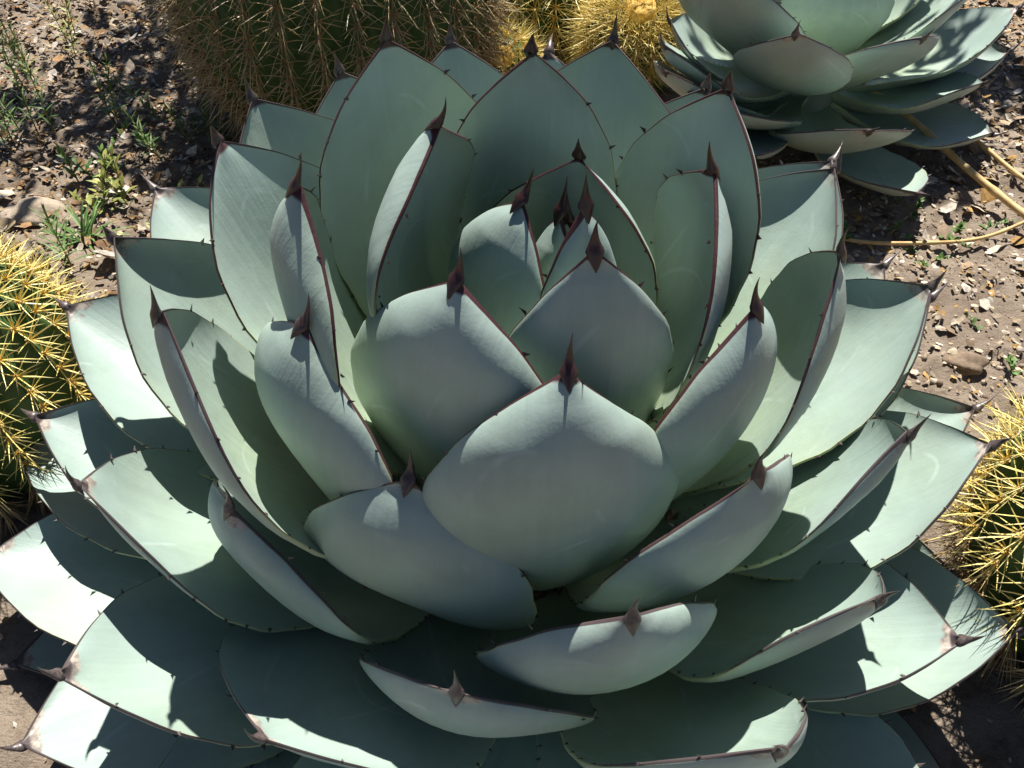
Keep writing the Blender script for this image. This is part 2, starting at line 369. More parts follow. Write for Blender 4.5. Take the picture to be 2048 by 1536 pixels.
def leaf_frame(p, s):
    _, phi, e0, k, bend, L, W, zb, c0, c1, ro, rb = p[:12]
    xc = p[15] if len(p) > 15 else 0.0
    def ramp(q): return xc * np.clip((q - .72) / .28, 0, 1) ** 1.5
    fine = np.linspace(0, 1, 201)
    e = e0 + k * (fine - .4) + ramp(fine); a = phi + bend * (fine - .3)
    T = np.stack([np.cos(e) * np.cos(a), np.cos(e) * np.sin(a), np.sin(e)], -1)
    M = np.zeros((201, 3)); M[0] = (rb * math.cos(phi), rb * math.sin(phi), zb)
    M[1:] = M[0] + np.cumsum((T[:-1] + T[1:]) / 2 * (L / 200), 0)
    Mi = np.stack([np.interp(s, fine, M[:, i]) for i in range(3)], -1)
    e = e0 + k * (s - .4) + ramp(s); a = phi + bend * (s - .3)
    T = np.stack([np.cos(e) * np.cos(a), np.cos(e) * np.sin(a), np.sin(e)], -1)
    V = np.stack([-np.sin(a), np.cos(a), 0 * a], -1)
    N = np.cross(T, V)
    r = ro * s
    V2 = V * np.cos(r)[:, None] + N * np.sin(r)[:, None]
    N2 = N * np.cos(r)[:, None] - V * np.sin(r)[:, None]
    c = np.maximum(c0 + (c1 - c0) * s ** 2.6, 1e-3)
    return Mi, T, V2, N2, c

def make_leaf(p, agave, age, rng):
    L, W = p[5], p[6]
    Mi, T, V, N, c = leaf_frame(p, S_)
    wav = 1 + .010 * np.sin(S_ * 55 + rng.random() * 6) * np.clip(S_ * 3, 0, 1) * (S_ < .93)
    w = W * leaf_shape(S_) * wav
    ns, nu = len(S_), len(U_)
    ph = rng.random(6) * 6.3
    uu = U_[None, :]
    cu = c[:, None] * uu
    X = w[:, None] * np.sin(cu) / c[:, None]
    Y = w[:, None] * (1 - np.cos(cu)) / c[:, None]
    Y = Y + .0022 * np.sin(S_[:, None] * 7 + ph[0] + 2 * uu) + .0016 * np.sin(S_[:, None] * 13 + ph[1] - 3 * uu)
    P = Mi[:, None] + V[:, None] * X[..., None] + N[:, None] * Y[..., None]
    nrm = N[:, None] * np.cos(cu)[..., None] - V[:, None] * np.sin(cu)[..., None]
    tk = .020 * np.clip(1 - S_, 0, 1) ** 1.1 + .006 * np.clip((1 - S_) * 8, .25, 1)
    th = tk[:, None] * np.sqrt(np.clip(1 - uu ** 2, 0, 1)) * np.clip(w[:, None] / (.35 * W), .15, 1) + .0011
    Q = P - nrm * th[..., None]
    n = ns * nu
    rim = []
    for j in (0, nu - 1):
        rim += [P[:, j], Q[:, j]]
    Vt = np.concatenate([P.reshape(-1, 3), Q.reshape(-1, 3)] + rim)
    idx = np.arange(n).reshape(ns, nu)
    f1 = np.stack([idx[:-1, :-1].ravel(), idx[1:, :-1].ravel(), idx[1:, 1:].ravel(), idx[:-1, 1:].ravel()], 1)
    F = [f1[:, ::1], f1[:, ::-1] + n]
    b = 2 * n
    r = np.arange(ns - 1)
    F.append(np.stack([b + r, b + ns + r, b + ns + r + 1, b + r + 1], 1))
    b2 = b + 2 * ns
    F.append(np.stack([b2 + r, b2 + r + 1, b2 + ns + r + 1, b2 + ns + r], 1))
    F = np.concatenate(F)
    sg = np.repeat(S_, nu); ug = np.tile(U_, ns)
    edg = ((1 - np.abs(uu)) * w[:, None]).ravel()
    xg = (w[:, None] * uu).ravel()
    def cat(a, rimv): return np.concatenate([a, a, rimv, rimv, rimv, rimv])
    z = np.zeros(ns)
    tot = 2 * n + 4 * ns
    at = dict(s=cat(sg, S_), u=cat(ug, z), ed=cat(edg, z), x=cat(xg, z),
              fc=np.concatenate([np.zeros(n), np.ones(n), np.full(4 * ns, .5)]),
              age=np.full(tot, age), rnd=np.full(tot, rng.random()))
    leaf = mesh_obj('leaf', Vt, F, M_LEAF, agave, attrs=at)
    # terminal spine: flattened, curved cone rooted in the tip
    be, ga, Ls = p[12], p[13], p[14]
    t0 = T[-1]; v0 = V[-1]; n0 = N[-1]
    d = t0 * math.cos(be) * math.cos(ga) + n0 * math.sin(be) * math.cos(ga) + v0 * math.sin(ga)
    k = 16; seg = 11
    Ls = Ls * 1.12
    sv_, sf, stt = [], [], []
    fs = np.array([max(0.0, 1 - .013 / L), max(0.0, 1 - .007 / L)])
    Mr, Tr, Vr, Nr, cr = leaf_frame(p, fs)
    root = Mr[0] - Nr[0] * .0058
    shd = Mr[1] - Nr[1] * .0046
    ctr = Mi[-1] - n0 * .0022
    for i in range(k + 1):
        q = i / k
        if q < .4:
            r2 = q / .4
            pos = root * (1 - r2) ** 2 + shd * 2 * r2 * (1 - r2) + ctr * r2 ** 2
            rad = .0002 + .0050 * r2 ** .9
            wide, flat = 1.25, .55 + .25 * r2
        else:
            r2 = (q - .4) / .6
            mid = ctr + t0 * Ls * .40
            end = ctr + d * Ls
            pos = ctr * (1 - r2) ** 2 + mid * 2 * r2 * (1 - r2) + end * r2 ** 2
            rad = .0031 * (1 - r2) + .0020 * (1 - r2) ** 5 + .00015
            wide, flat = 1.25 - .40 * r2, .80 + .1 * r2
        for j in range(seg):
            an = 2 * math.pi * j / seg
            sv_.append(pos + v0 * math.cos(an) * rad * wide + np.cross(t0, v0) * math.sin(an) * rad * flat)
            stt.append(q)
    for i in range(k):
        for j in range(seg):
            a_, b_ = i * seg + j, i * seg + (j + 1) % seg
            sf.append((a_, b_, b_ + seg, a_ + seg))
    sf.append(tuple(range(seg))[::-1]); sf.append(tuple(k * seg + j for j in range(seg)))
    mesh_obj('terminal_spine', sv_, sf, M_SPINE, leaf, attrs=dict(age=np.full(len(sv_), age), t=stt))
    # marginal teeth
    tv, tf = [], []
    for side, j in ((-1, 0), (1, nu - 1)):
        s = .22 + rng.random() * .01
        while s < .93:
            Mi1, T1, V1, N1, c1 = leaf_frame(p, np.array([s]))
            w1 = W * float(leaf_shape(np.array([s]))[0])
            cc = float(c1[0])
            base = Mi1[0] + V1[0] * side * w1 * math.sin(cc) / cc + N1[0] * w1 * (1 - math.cos(cc)) / cc
            outw = V1[0] * side * math.cos(cc) + N1[0] * math.sin(cc)
            ln = (.0022 + .0024 * min(1, max(0, (s - .25) / .35))) * (.7 + .6 * rng.random())
            hook = (.25 + .5 * rng.random()) * (1 if s > .5 else -.6)
            tip = base + outw * ln + T1[0] * ln * hook
            hw = ln * .42; b0 = len(tv)
            nn = np.cross(T1[0], outw)
            base = base - outw * .0006
            tv += [base - T1[0] * hw, base + nn * .0009, base + T1[0] * hw, base - nn * .0009, tip]
            tf += [(b0, b0 + 1, b0 + 4), (b0 + 1, b0 + 2, b0 + 4), (b0 + 2, b0 + 3, b0 + 4), (b0 + 3, b0, b0 + 4)]
            s += (.011 + .022 * min(1, max(0, (s - .3) / .4))) / L * .40 * (.75 + .5 * rng.random()) / .40
    tag(mesh_obj('marginal_teeth', tv, tf, M_SPINE, leaf, smooth=False, attrs=dict(age=np.full(len(tv), min(1, age + .1)), t=np.full(len(tv), .5))), kind='stuff')
    return leaf

def build_agave(origin, table, label, seed):
    ag = empty('agave', origin, label, 'agave')
    rng = np.random.default_rng(seed)
    for p in table:
        tip_el = p[2]
        age = float(np.clip((1.25 - tip_el) / 1.05, 0, 1))
        make_leaf(p, ag, age, rng)
    # short stem that carries the leaf bases
    prof = [(.085, -.04), (.085, .05), (.07, .11), (.045, .18), (.018, .25), (.002, .27)]
    V, F = [], []
    for r, z in prof:
        for j in range(20):
            a = 2 * math.pi * j / 20
            V.append((r * math.cos(a), r * math.sin(a), z))
    for i in range(len(prof) - 1):
        for j in range(20):
            F.append((i * 20 + j, i * 20 + (j + 1) % 20, (i + 1) * 20 + (j + 1) % 20, (i + 1) * 20 + j))
    mesh_obj('stem', V, F, mat_simple('agave_stem', (0.20, 0.24, 0.15), (0.26, 0.29, 0.2), 30), ag)
    return ag
build_agave((0, 0, 0), LEAVES, 'large open blue-green agave rosette filling the middle of the bed', 3)
build_agave(ORIGIN_2, LEAVES_2, 'blue-green agave behind the large one, partly shaded, dry stalks at its foot', 8)

# ------------------------------------------------------------------ golden barrel cacti
def mat_spines_cactus(name, c1, c2, c3):
    m = NT(name)
    t = m.attr('t')
    n = m.noise(35, 2, .5, m.obj())
    col = m.mix(m.ss(t, .0, .75), c1, c2)
    col = m.mix(m.math('MULTIPLY', m.ss(n, .42, .62), .65), col, c3)
    return m.out(col, .45, .4)
M_GOLD = mat_spines_cactus('golden_spines', (0.68, 0.46, 0.09), (0.86, 0.72, 0.24), (0.90, 0.80, 0.42))
M_DRY = mat_spines_cactus('weathered_spines', (0.30, 0.19, 0.085), (0.46, 0.35, 0.17), (0.36, 0.27, 0.16))
def mat_cactus_skin():
    m = NT('cactus_skin')
    co = m.obj()
    n = m.noise(18, 3, .55, co); f = m.noise(220, 3, .6, co)
    col = m.mix(m.ss(n, .35, .65), (0.040, 0.085, 0.022), (0.070, 0.130, 0.035))
    col = m.mix(m.math('MULTIPLY', m.ss(f, .6, .75), .35), col, (0.16, 0.18, 0.09))
    m.bump(f, .15, .002)
    return m.out(col, .5, .35)
M_SKIN = mat_cactus_skin()
M_WOOL = mat_simple('cactus_wool', (0.50, 0.34, 0.13), (0.72, 0.58, 0.30), 90, .95, .1, .6)
M_CROWN = mat_simple('crown_wool', (0.62, 0.36, 0.07), (0.80, 0.56, 0.18), 90, .95, .1, .8)

def spine_cluster_mesh(name, rng, length, rad, n_rad, n_cen, mat, droop=0.0):
    """one areole: radiating spines and a few longer central ones; local +Z points out of the body, +Y up the rib"""
    V, F, Tt = [], [], []
    def spine(d, L, r, bend):
        d = d / np.linalg.norm(d)
        a = np.cross(d, (0.3, 0.2, 0.9)); a /= np.linalg.norm(a); b = np.cross(d, a)
        b0 = len(V)
        for i, q in enumerate((0, .5)):
            ctr = d * L * q + np.array(bend) * L * q * q
            rr = r * (1 - .55 * q)
            for j in range(3):
                an = 2.094 * j
                V.append(ctr + (a * math.cos(an) + b * math.sin(an)) * rr); Tt.append(q)
        V.append(d * L + np.array(bend) * L); Tt.append(1.0)
        for j in range(3):
            k = (j + 1) % 3
            F.append((b0 + j, b0 + k, b0 + 3 + k, b0 + 3 + j))
            F.append((b0 + 3 + j, b0 + 3 + k, b0 + 6))
    for i in range(n_rad):
        an = 2 * math.pi * (i + rng.random() * .6) / n_rad
        z = .30 + .5 * rng.random()
        spine(np.array([math.cos(an), math.sin(an), z]), length * (.65 + .4 * rng.random()), rad * .85, (0, -droop * .3, .12 - .1 * rng.random()))
    for i in range(n_cen):
        an = 2 * math.pi * (i + rng.random() * .5) / n_cen + .8
        spine(np.array([.5 * math.cos(an), .5 * math.sin(an) - droop, 1.0]), length * (.95 + .35 * rng.random()), rad, (0, -.10 - droop * .35, 0))
    # woolly cushion
    b0 = len(V); w = rad * 3.2
    for j in range(6):
        V.append(np.array([math.cos(j * 1.047) * w, math.sin(j * 1.047) * w * 1.3, -.001])); Tt.append(0)
    V.append(np.array([0, 0, w * .8])); Tt.append(0)
    wf = len(F)
    for j in range(6):
        F.append((b0 + j, b0 + (j + 1) % 6, b0 + 6))
    me = bpy.data.meshes.new(name)
    me.from_pydata([tuple(v) for v in V], [], F)
    at = me.attributes.new('t', 'FLOAT', 'POINT'); at.data.foreach_set('value', np.array(Tt, np.float32))
    me.materials.append(mat); me.materials.append(M_WOOL)
    mi = np.zeros(len(F), np.int32); mi[wf:] = 1
    me.polygons.foreach_set('material_index', mi)
    me.update()
    return me

def cactus(center, Rr, tall, ribs, label, seed, length, rad, gap, dry_below=-2.0, group=None, n_rad=8, tilt=(0, 0)):
    rng = np.random.default_rng(seed)
    base_z = center[2] - Rr * tall
    c = empty('barrel_cactus', (center[0], center[1], 0), label, 'cactus', group)
    c.rotation_euler = (tilt[0], tilt[1], rng.random() * 6 if tilt == (0, 0) else 0)
    bpy.context.view_layer.update()
    zc = center[2]
    nth, nph = 44, ribs * 8
    def prof(th):      # polar angle from the apex, body radius and height
        r = Rr * math.sin(th) ** .86 if th < math.pi else 0
        z = Rr * tall * math.cos(th)
        if th < .45: z -= Rr * .09 * (1 - th / .45) ** 2
        return r, z
    V, F = [], []
    for i in range(nth + 1):
        th = math.pi * (.012 + .976 * i / nth)
        r, z = prof(th)
        dep = .105 * min(1, math.sin(th) * 1.6)
        for j in range(nph):
            ph = 2 * math.pi * j / nph
            w = abs(math.sin(ph * ribs / 2))           # 0 on the crest, 1 in the furrow
            rr = r * (1 - dep * w ** 1.15)
            V.append((rr * math.cos(ph), rr * math.sin(ph), z + zc))
    for i in range(nth):
        for j in range(nph):
            k = (j + 1) % nph
            F.append((i * nph + j, (i + 1) * nph + j, (i + 1) * nph + k, i * nph + k))
    F.append(tuple(range(nph))); F.append(tuple(nth * nph + j for j in range(nph))[::-1])
    mesh_obj('body', V, F, M_SKIN, c)
    # woolly crown
    V, F = [], []
    for i in range(7):
        th = .26 * i / 6
        r, z = prof(max(th, 1e-3))
        r = Rr * (.27 if Rr > .12 else .42) * i / 6
        for j in range(24):
            ph = 2 * math.pi * j / 24
            V.append((r * math.cos(ph), r * math.sin(ph), zc + Rr * tall * (math.cos(.35 * i / 6)) - Rr * .05 + .006 * rng.random() + ((.02 if Rr > .12 else .16) * Rr if i < 5 else -.05 * Rr)))
    for i in range(6):
        for j in range(24):
            k = (j + 1) % 24
            F.append((i * 24 + j, (i + 1) * 24 + j, (i + 1) * 24 + k, i * 24 + k))
    mesh_obj('woolly_crown', V, F, M_CROWN, c)
    gold = [spine_cluster_mesh('spine_cluster', rng, length, rad, n_rad, 4, M_GOLD) for _ in range(5)]
    dry = [spine_cluster_mesh('spine_cluster', rng, length, rad, 9, 4, M_DRY, .25) for _ in range(5)]
    spots = []
    th = .22
    while th < 2.75:
        st = gap / Rr * (.55 + .45 * min(1, th / .7))
        for j in range(ribs):
            t2 = th + (rng.random() - .5) * st * .25 + (st * .35 if j % 2 else 0)
            if t2 > 2.8: continue
            if t2 < .36 and j % 2: continue
            ph = 2 * math.pi * j / ribs
            r, z = prof(t2)
            r2, z2 = prof(t2 + .02)
            er = np.array([math.cos(ph), math.sin(ph), 0])
            tan = er * (r - r2) + np.array([0, 0, z - z2]); tan /= np.linalg.norm(tan)   # up the rib
            xax = np.array([-math.sin(ph), math.cos(ph), 0])
            nrm = np.cross(xax, tan)
            if nrm @ (er + np.array([0, 0, .5 * math.cos(t2)])) < 0: nrm = -nrm; xax = -xax
            pos = er * r + np.array([0, 0, z + zc]) + nrm * .001
            spots.append((pos, xax, tan, nrm, t2))
        th += st
    mw = c.matrix_world
    cp = Vector(CAM_POS)
    def score(s):
        wp = mw @ Vector(s[0]); wn_ = (mw.to_3x3() @ Vector(s[3])).normalized()
        v = cp - wp
        return -(wn_.dot(v.normalized())) + (2 if wp.z < .0 else 0)
    spots.sort(key=score)
    rV, rF, rT, rM = [], [], [], []
    for i, (pos, xa, ta, nr, t2) in enumerate(spots):
        pool = dry if t2 > dry_below + (rng.random() - .5) * .3 else gold
        me = pool[int(rng.integers(5))]
        an = rng.random() * .9 - .45
        x2 = xa * math.cos(an) + ta * math.sin(an); y2 = ta * math.cos(an) - xa * math.sin(an)
        sc = (.78 if t2 < .5 else 1.0) * (.9 + .25 * rng.random())
        M = np.stack([x2 * sc, y2 * sc, nr * sc], 1)
        if i < 290:
            o = bpy.data.objects.new('spine_cluster', me)
            COL.objects.link(o)
            o.parent = c
            m4 = Matrix(((*M[0], pos[0]), (*M[1], pos[1]), (*M[2], pos[2]), (0, 0, 0, 1)))
            o.matrix_local = m4
        else:
            co = np.empty(len(me.vertices) * 3, np.float32); me.vertices.foreach_get('co', co)
            b0 = sum(len(a) for a in rV)
            rV.append(co.reshape(-1, 3) @ M.T + pos)
            rF += [tuple(v + b0 for v in p.vertices) for p in me.polygons]
            tt = np.empty(len(me.vertices), np.float32); me.attributes['t'].data.foreach_get('value', tt); rT.append(tt)
            rM.append(0 if pool is gold else 1)
    if rV:
        o = mesh_obj('far_spines', np.concatenate(rV), rF, M_DRY if dry_below < 1.2 else M_GOLD, c, smooth=False, attrs=dict(t=np.concatenate(rT)))
        tag(o, kind='stuff')
    return c

cactus((-0.675, 0.145, 0.120), .160, .92, 22, 'golden barrel cactus in full sun beside the litter and weeds', 11, .040, .00095, .023, 1.95)
cactus((0.590, -0.085, 0.125), .162, .92, 22, 'golden barrel cactus against the agave leaves, dry brown spines hanging below', 12, .042, .00095, .023, 1.75)
cactus((-0.331, 1.015, 0.235), .275, .98, 30, 'big shaded barrel cactus with weathered brown spines behind the large agave', 13, .058, .0011, .027, .45)
cactus((-0.040, 1.115, 0.080), .066, .95, 13, 'small young barrel cactus with an orange woolly crown in the shade', 14, .040, .0007, .016, 3.0, n_rad=6, tilt=(.75, 0))
cactus((0.205, 1.195, 0.098), .095, .98, 16, 'young sunlit barrel cactus with bright yellow spines beside the rear agave', 15, .046, .0009, .0125, 3.0, n_rad=11, tilt=(.55, .1))
cactus((0.065, 1.335, 0.100), .110, .95, 16, 'barrel cactus with long pale yellow spines squeezed between its neighbours', 16, .065, .0010, .023, 3.0, tilt=(.2, 0))

# ------------------------------------------------------------------ ground litter
def build_litter():
    rng = np.random.default_rng(21)
    def patch(n, xr, yr, size, pal, lift=.004):
        x = rng.uniform(*xr, n); y = rng.uniform(*yr, n)
        keep = (np.hypot(x, y) > .30)
        x, y = x[keep], y[keep]; n = len(x)
        z = ground_h(x, y) + lift * rng.random(n) + .001
        sz = size * rng.lognormal(0, .45, n)
        asp = rng.uniform(.3, .9, n)
        k = 6
        an = (np.arange(k) / k * 2 * math.pi)[None] + rng.uniform(-.35, .35, (n, k))
        rr = rng.uniform(.65, 1.1, (n, k))
        px = np.cos(an) * rr * sz[:, None] * .5; py = np.sin(an) * rr * sz[:, None] * .5 * asp[:, None]
        pz = (rng.uniform(-.16, .3, (n, 1)) * (px ** 2 + py ** 2) / sz[:, None]) * 4
        rot = rng.uniform(0, 6.28, n); tl = rng.normal(0, .32, n); tl2 = rng.normal(0, .32, n)
        c, s = np.cos(rot)[:, None], np.sin(rot)[:, None]
        X = px * c - py * s; Y = px * s + py * c
        Z = pz + X * tl[:, None] + Y * tl2[:, None]
        P = np.stack([X + x[:, None], Y + y[:, None], Z + z[:, None]], -1)
        cen = np.stack([x, y, z + .04 * sz], -1)[:, None]
        V = np.concatenate([P, cen], 1).reshape(-1, 3)
        b = np.arange(n) * (k + 1)
        F = np.concatenate([np.stack([b + j, b + (j + 1) % k, b + k], 1) for j in range(k)])
        ci = rng.choice(len(pal), n)
        C = np.array(pal)[ci] * rng.uniform(.6, 1.15, (n, 1))
        return V, F, np.repeat(C, k + 1, 0)
    brown = [(.30, .17, .075), (.42, .28, .14), (.20, .115, .055), (.52, .40, .25), (.36, .21, .09), (.60, .52, .40)]
    pale = [(.52, .43, .31), (.60, .52, .41), (.42, .32, .21), (.50, .30, .10), (.66, .60, .50), (.33, .24, .16)]
    grey = [(.42, .38, .33), (.30, .25, .2), (.55, .5, .44), (.2, .16, .12)]
    parts = [patch(15000, (-1.5, -.25), (.30, 2.1), .0085, brown, .010), patch(3500, (-1.5, -.25), (.30, 2.1), .014, brown + grey, .012),
             patch(2600, (-1.3, -.45), (.8, 2.0), .012, grey, .006),
             patch(9000, (.30, 1.5), (.12, 1.7), .0075, pale), patch(2000, (.35, 1.5), (.15, 1.7), .013, pale, .006),
             patch(5200, (.75, 1.6), (.75, 1.9), .014, pale + brown, .008),
             patch(2500, (-.3, .6), (.6, 2.2), .010, brown + grey, .008),
             patch(900, (-.9, .9), (-.45, .15), .008, pale + brown)]
    V, F, C = [], [], []; o = 0
    for v, f, c in parts:
        V.append(v); F.append(f + o); C.append(c); o += len(v)
    m = NT('dry_litter')
    n = m.noise(160, 3, .6, m.obj())
    col = m.mix(m.math('MULTIPLY', m.ss(n, .35, .7), .5), m.attr('col', True), (0.12, 0.08, 0.05))
    ob = mesh_obj('leaf_litter', np.concatenate(V), np.concatenate(F), m.out(col, .8, .25), smooth=False, attrs=dict(col=np.concatenate(C)))
    tag(ob, 'dry brown leaf flakes and bark chips scattered over the soil', 'litter', kind='stuff')
    # small pebbles and clods
    V, F, C = [], [], []; o = 0
    n = 2600
    xs = np.concatenate([rng.uniform(.3, 1.5, n), rng.uniform(-1.4, -.3, n // 3)]); ys = np.concatenate([rng.uniform(.1, 1.7, n), rng.uniform(.3, 1.9, n // 3)])
    ico = bmesh.new(); bmesh.ops.create_icosphere(ico, subdivisions=1, radius=1)
    iv = np.array([v.co[:] for v in ico.verts]); jf = np.array([[v.index for v in f.verts] for f in ico.faces]); ico.free()
    for x, y in zip(xs, ys):
        r = .0028 * rng.lognormal(0, .55)
        v = iv * (1 + rng.normal(0, .16, (len(iv), 1))) * np.array([1, rng.uniform(.6, 1), rng.uniform(.4, .8)]) * r
        a = rng.uniform(0, 6.28); ca, sa = math.cos(a), math.sin(a)
        v = v @ np.array([[ca, -sa, 0], [sa, ca, 0], [0, 0, 1]])
        V.append(v + np.array([x, y, float(ground_h(x, y)) + r * .25])); F.append(jf + o); o += len(iv)
        C.append(np.repeat(np.array([[(.22, .16, .115), (.34, .27, .20), (.16, .115, .085), (.45, .38, .30)][rng.integers(4)]]), len(iv), 0))
    ob = mesh_obj('soil_clods', np.concatenate(V), np.concatenate(F), m.m, attrs=dict(col=np.concatenate(C)))
    tag(ob, 'small brown clods and pebbles lying on the soil', 'pebbles', kind='stuff')
build_litter()

def stone(x, y, r, label, seed, col=((0.30, 0.24, 0.18), (0.42, 0.35, 0.27))):
    rng = np.random.default_rng(seed)
    b = bmesh.new(); bmesh.ops.create_icosphere(b, subdivisions=3, radius=1)
    V = np.array([v.co[:] for v in b.verts]); F = [[v.index for v in f.verts] for f in b.faces]; b.free()
    ph = rng.random((5, 3)) * 3
    d = 1 + sum(.09 * np.sin(V @ (ph[i] * 1.6) + i) for i in range(5)) * .8
    V = V * d[:, None] * np.array([1.35, .9, .5]) * r + np.array([0, 0, r * .12])
    o = mesh_obj('stone', V, F, mat_simple('stone_' + str(seed), *col, 120, .9, .2, .6))
    o.location = (x, y, float(ground_h(x, y)))
    tag(o, label, 'stone')
stone(-.815, .655, .040, 'flat tan stone lying among the weeds beside the sunlit cactus', 31)
stone(.60, .30, .022, 'brown clod of earth beside the right-hand agave leaves', 32, ((0.16, 0.115, 0.08), (0.24, 0.18, 0.13)))

# ------------------------------------------------------------------ dry flower stalks
M_STRAW = mat_simple('dry_stalk', (0.50, 0.33, 0.13), (0.66, 0.49, 0.24), 45, .6, .3, .3)
def stalk(pts, r0, r1, label):
    P = np.array(pts, float)
    # Catmull-Rom
    Q = []
    ext = np.vstack([2 * P[0] - P[1], P, 2 * P[-1] - P[-2]])
    for i in range(1, len(ext) - 2):
        for t in np.linspace(0, 1, 9)[:-1]:
            a, b, c_, d = ext[i - 1:i + 3]
            Q.append(.5 * (2 * b + (c_ - a) * t + (2 * a - 5 * b + 4 * c_ - d) * t * t + (3 * b - a - 3 * c_ + d) * t ** 3))
    Q.append(P[-1]); Q = np.array(Q); n = len(Q)
    V, F = [], []
    for i in range(n):
        t = Q[min(i + 1, n - 1)] - Q[max(i - 1, 0)]; t /= np.linalg.norm(t)
        a = np.cross(t, (0, 0, 1)); a /= np.linalg.norm(a); b = np.cross(a, t)
        r = (r0 + (r1 - r0) * i / (n - 1)) * (1.25 if i % 11 == 5 else 1)
        for j in range(8):
            an = j * math.pi / 4
            V.append(Q[i] + (a * math.cos(an) + b * math.sin(an)) * r)
    for i in range(n - 1):
        for j in range(8):
            k = (j + 1) % 8
            F.append((i * 8 + j, i * 8 + k, (i + 1) * 8 + k, (i + 1) * 8 + j))
    F.append(tuple(range(8))[::-1]); F.append(tuple((n - 1) * 8 + j for j in range(8)))
    o = mesh_obj('dry_stalk', V, F, M_STRAW)
    tag(o, label, 'stalk', None)
stalk([(.40, 1.02, .09), (.52, .98, .10), (.62, .94, .085), (.69, .87, .06), (.75, .76, .035), (.80, .66, .02), (.86, .52, .012)], .0050, .0062, 'thick tan dry stalk running out from under the rear agave')
stalk([(.74, .97, .05), (.79, .90, .035), (.83, .83, .02), (.87, .73, .012), (.95, .60, .012)], .0042, .0040, 'short dry straw-coloured stalk lying beside the thick one')
stalk([(.45, .60, .02), (.52, .565, .012), (.64, .560, .012), (.73, .575, .012), (.83, .625, .015), (.95, .69, .015)], .0034, .0026, 'thin straw-coloured stem lying across bare sunlit soil')
stalk([(.36, 1.06, .10), (.48, 1.02, .088), (.58, 1.00, .075), (.63, 1.02, .075)], .0035, .0022, 'thin bent dry stem caught in the lower leaves of the rear agave')

# ------------------------------------------------------------------ weeds
def mat_weed(name, c1, c2):
    m = NT(name)
    n = m.noise(60, 2, .5, m.obj())
    m.put(m.b.inputs['Subsurface Weight'], 0.0)
    return m.out(m.mix(m.ss(n, .3, .7), c1, c2), .55, .35)
M_WEED = mat_weed('weed_green', (0.075, 0.150, 0.035), (0.14, 0.24, 0.06))
M_WEED2 = mat_weed('weed_yellow', (0.20, 0.24, 0.05), (0.33, 0.33, 0.09))
M_STEM = mat_weed('weed_stem', (0.16, 0.17, 0.06), (0.26, 0.20, 0.09))
def blade(V, F, base, d, L, w, curve, up):
    d = d / np.linalg.norm(d)
    side = np.cross(d, (0, 0, 1.0)); ln = np.linalg.norm(side)
    side = side / ln if ln > 1e-6 else np.array([1.0, 0, 0])
    nrm = np.cross(side, d)
    b0 = len(V)
    for q, ww in ((0, .5), (.3, 1.0), (.65, .8), (1.0, .05)):
        p = base + d * L * q + np.array([0, 0, curve]) * L * q * q
        V.append(p - side * w * ww * .5 + nrm * w * .12 * ww); V.append(p); V.append(p + side * w * ww * .5 + nrm * w * .12 * ww)
    for i in range(3):
        r = b0 + i * 3
        F.append((r, r + 1, r + 4, r + 3)); F.append((r + 1, r + 2, r + 5, r + 4))
def weed(x, y, h, n_stem, n_leaf, leaf_l, leaf_w, label, seed, mat=None, lean=.15, spread=.02, rosette=False):
    rng = np.random.default_rng(seed)
    mat = mat or M_WEED
    g = float(ground_h(x, y))
    root = empty('weed', (x, y, g - .003), label, 'weed')
    for k in range(n_stem):
        bx, by = rng.normal(0, spread, 2)
        lx, ly = rng.normal(0, lean, 2)
        hh = h * (.7 + .4 * rng.random())
        V, F = [], []
        ns = 7
        ctr = [np.array([bx + lx * hh * (i / ns) ** 1.4, by + ly * hh * (i / ns) ** 1.4, hh * i / ns]) for i in range(ns + 1)]
        if not rosette:
            for i, cpt in enumerate(ctr):
                r = .0014 * (1 - .6 * i / ns)
                for j in range(5):
                    V.append(cpt + np.array([math.cos(j * 1.257) * r, math.sin(j * 1.257) * r, 0]))
            for i in range(ns):
                for j in range(5):
                    F.append((i * 5 + j, i * 5 + (j + 1) % 5, (i + 1) * 5 + (j + 1) % 5, (i + 1) * 5 + j))
            st = mesh_obj('stem', V, F, M_STEM, root)
        V, F = [], []
        for i in range(n_leaf):
            if rosette:
                base = np.array([bx, by, .004]); el = rng.uniform(.15, 1.2); az = 2.4 * i + rng.random()
                d = np.array([math.cos(az) * math.cos(el), math.sin(az) * math.cos(el), math.sin(el)])
                blade(V, F, base, d, leaf_l * (.7 + .6 * rng.random()), leaf_w, -.35, 1)
            else:
                q = (.12 + .88 * i / n_leaf); f = q * ns; i0 = min(int(f), ns - 1)
                base = ctr[i0] + (ctr[i0 + 1] - ctr[i0]) * (f - i0)
                az = 2.4 * i + rng.random() * .6; el = rng.uniform(.2, .9) + .4 * q
                d = np.array([math.cos(az) * math.cos(el), math.sin(az) * math.cos(el), math.sin(el)])
                blade(V, F, base, d, leaf_l * (.6 + .6 * rng.random()) * (1.1 - .5 * q), leaf_w * (1.1 - .4 * q), -.15, 1)
        mesh_obj('foliage', V, F, mat, root)
    return root
weed(-.894, .914, .22, 3, 46, .036, .0038, 'tall narrow-leaved green weed standing in brown litter, many thin stems', 41)
weed(-.775, .955, .17, 2, 34, .032, .0042, 'slim dark green weed in the shade of the big cactus', 42)
weed(-.935, .80, .17, 4, 40, .034, .0036, 'bushy narrow-leaved weed clump left of the others', 43, spread=.04)
weed(-.615, .875, .09, 6, 34, .040, .0030, 'feathery green weed tuft at the foot of the big cactus', 44, spread=.035, lean=.5)
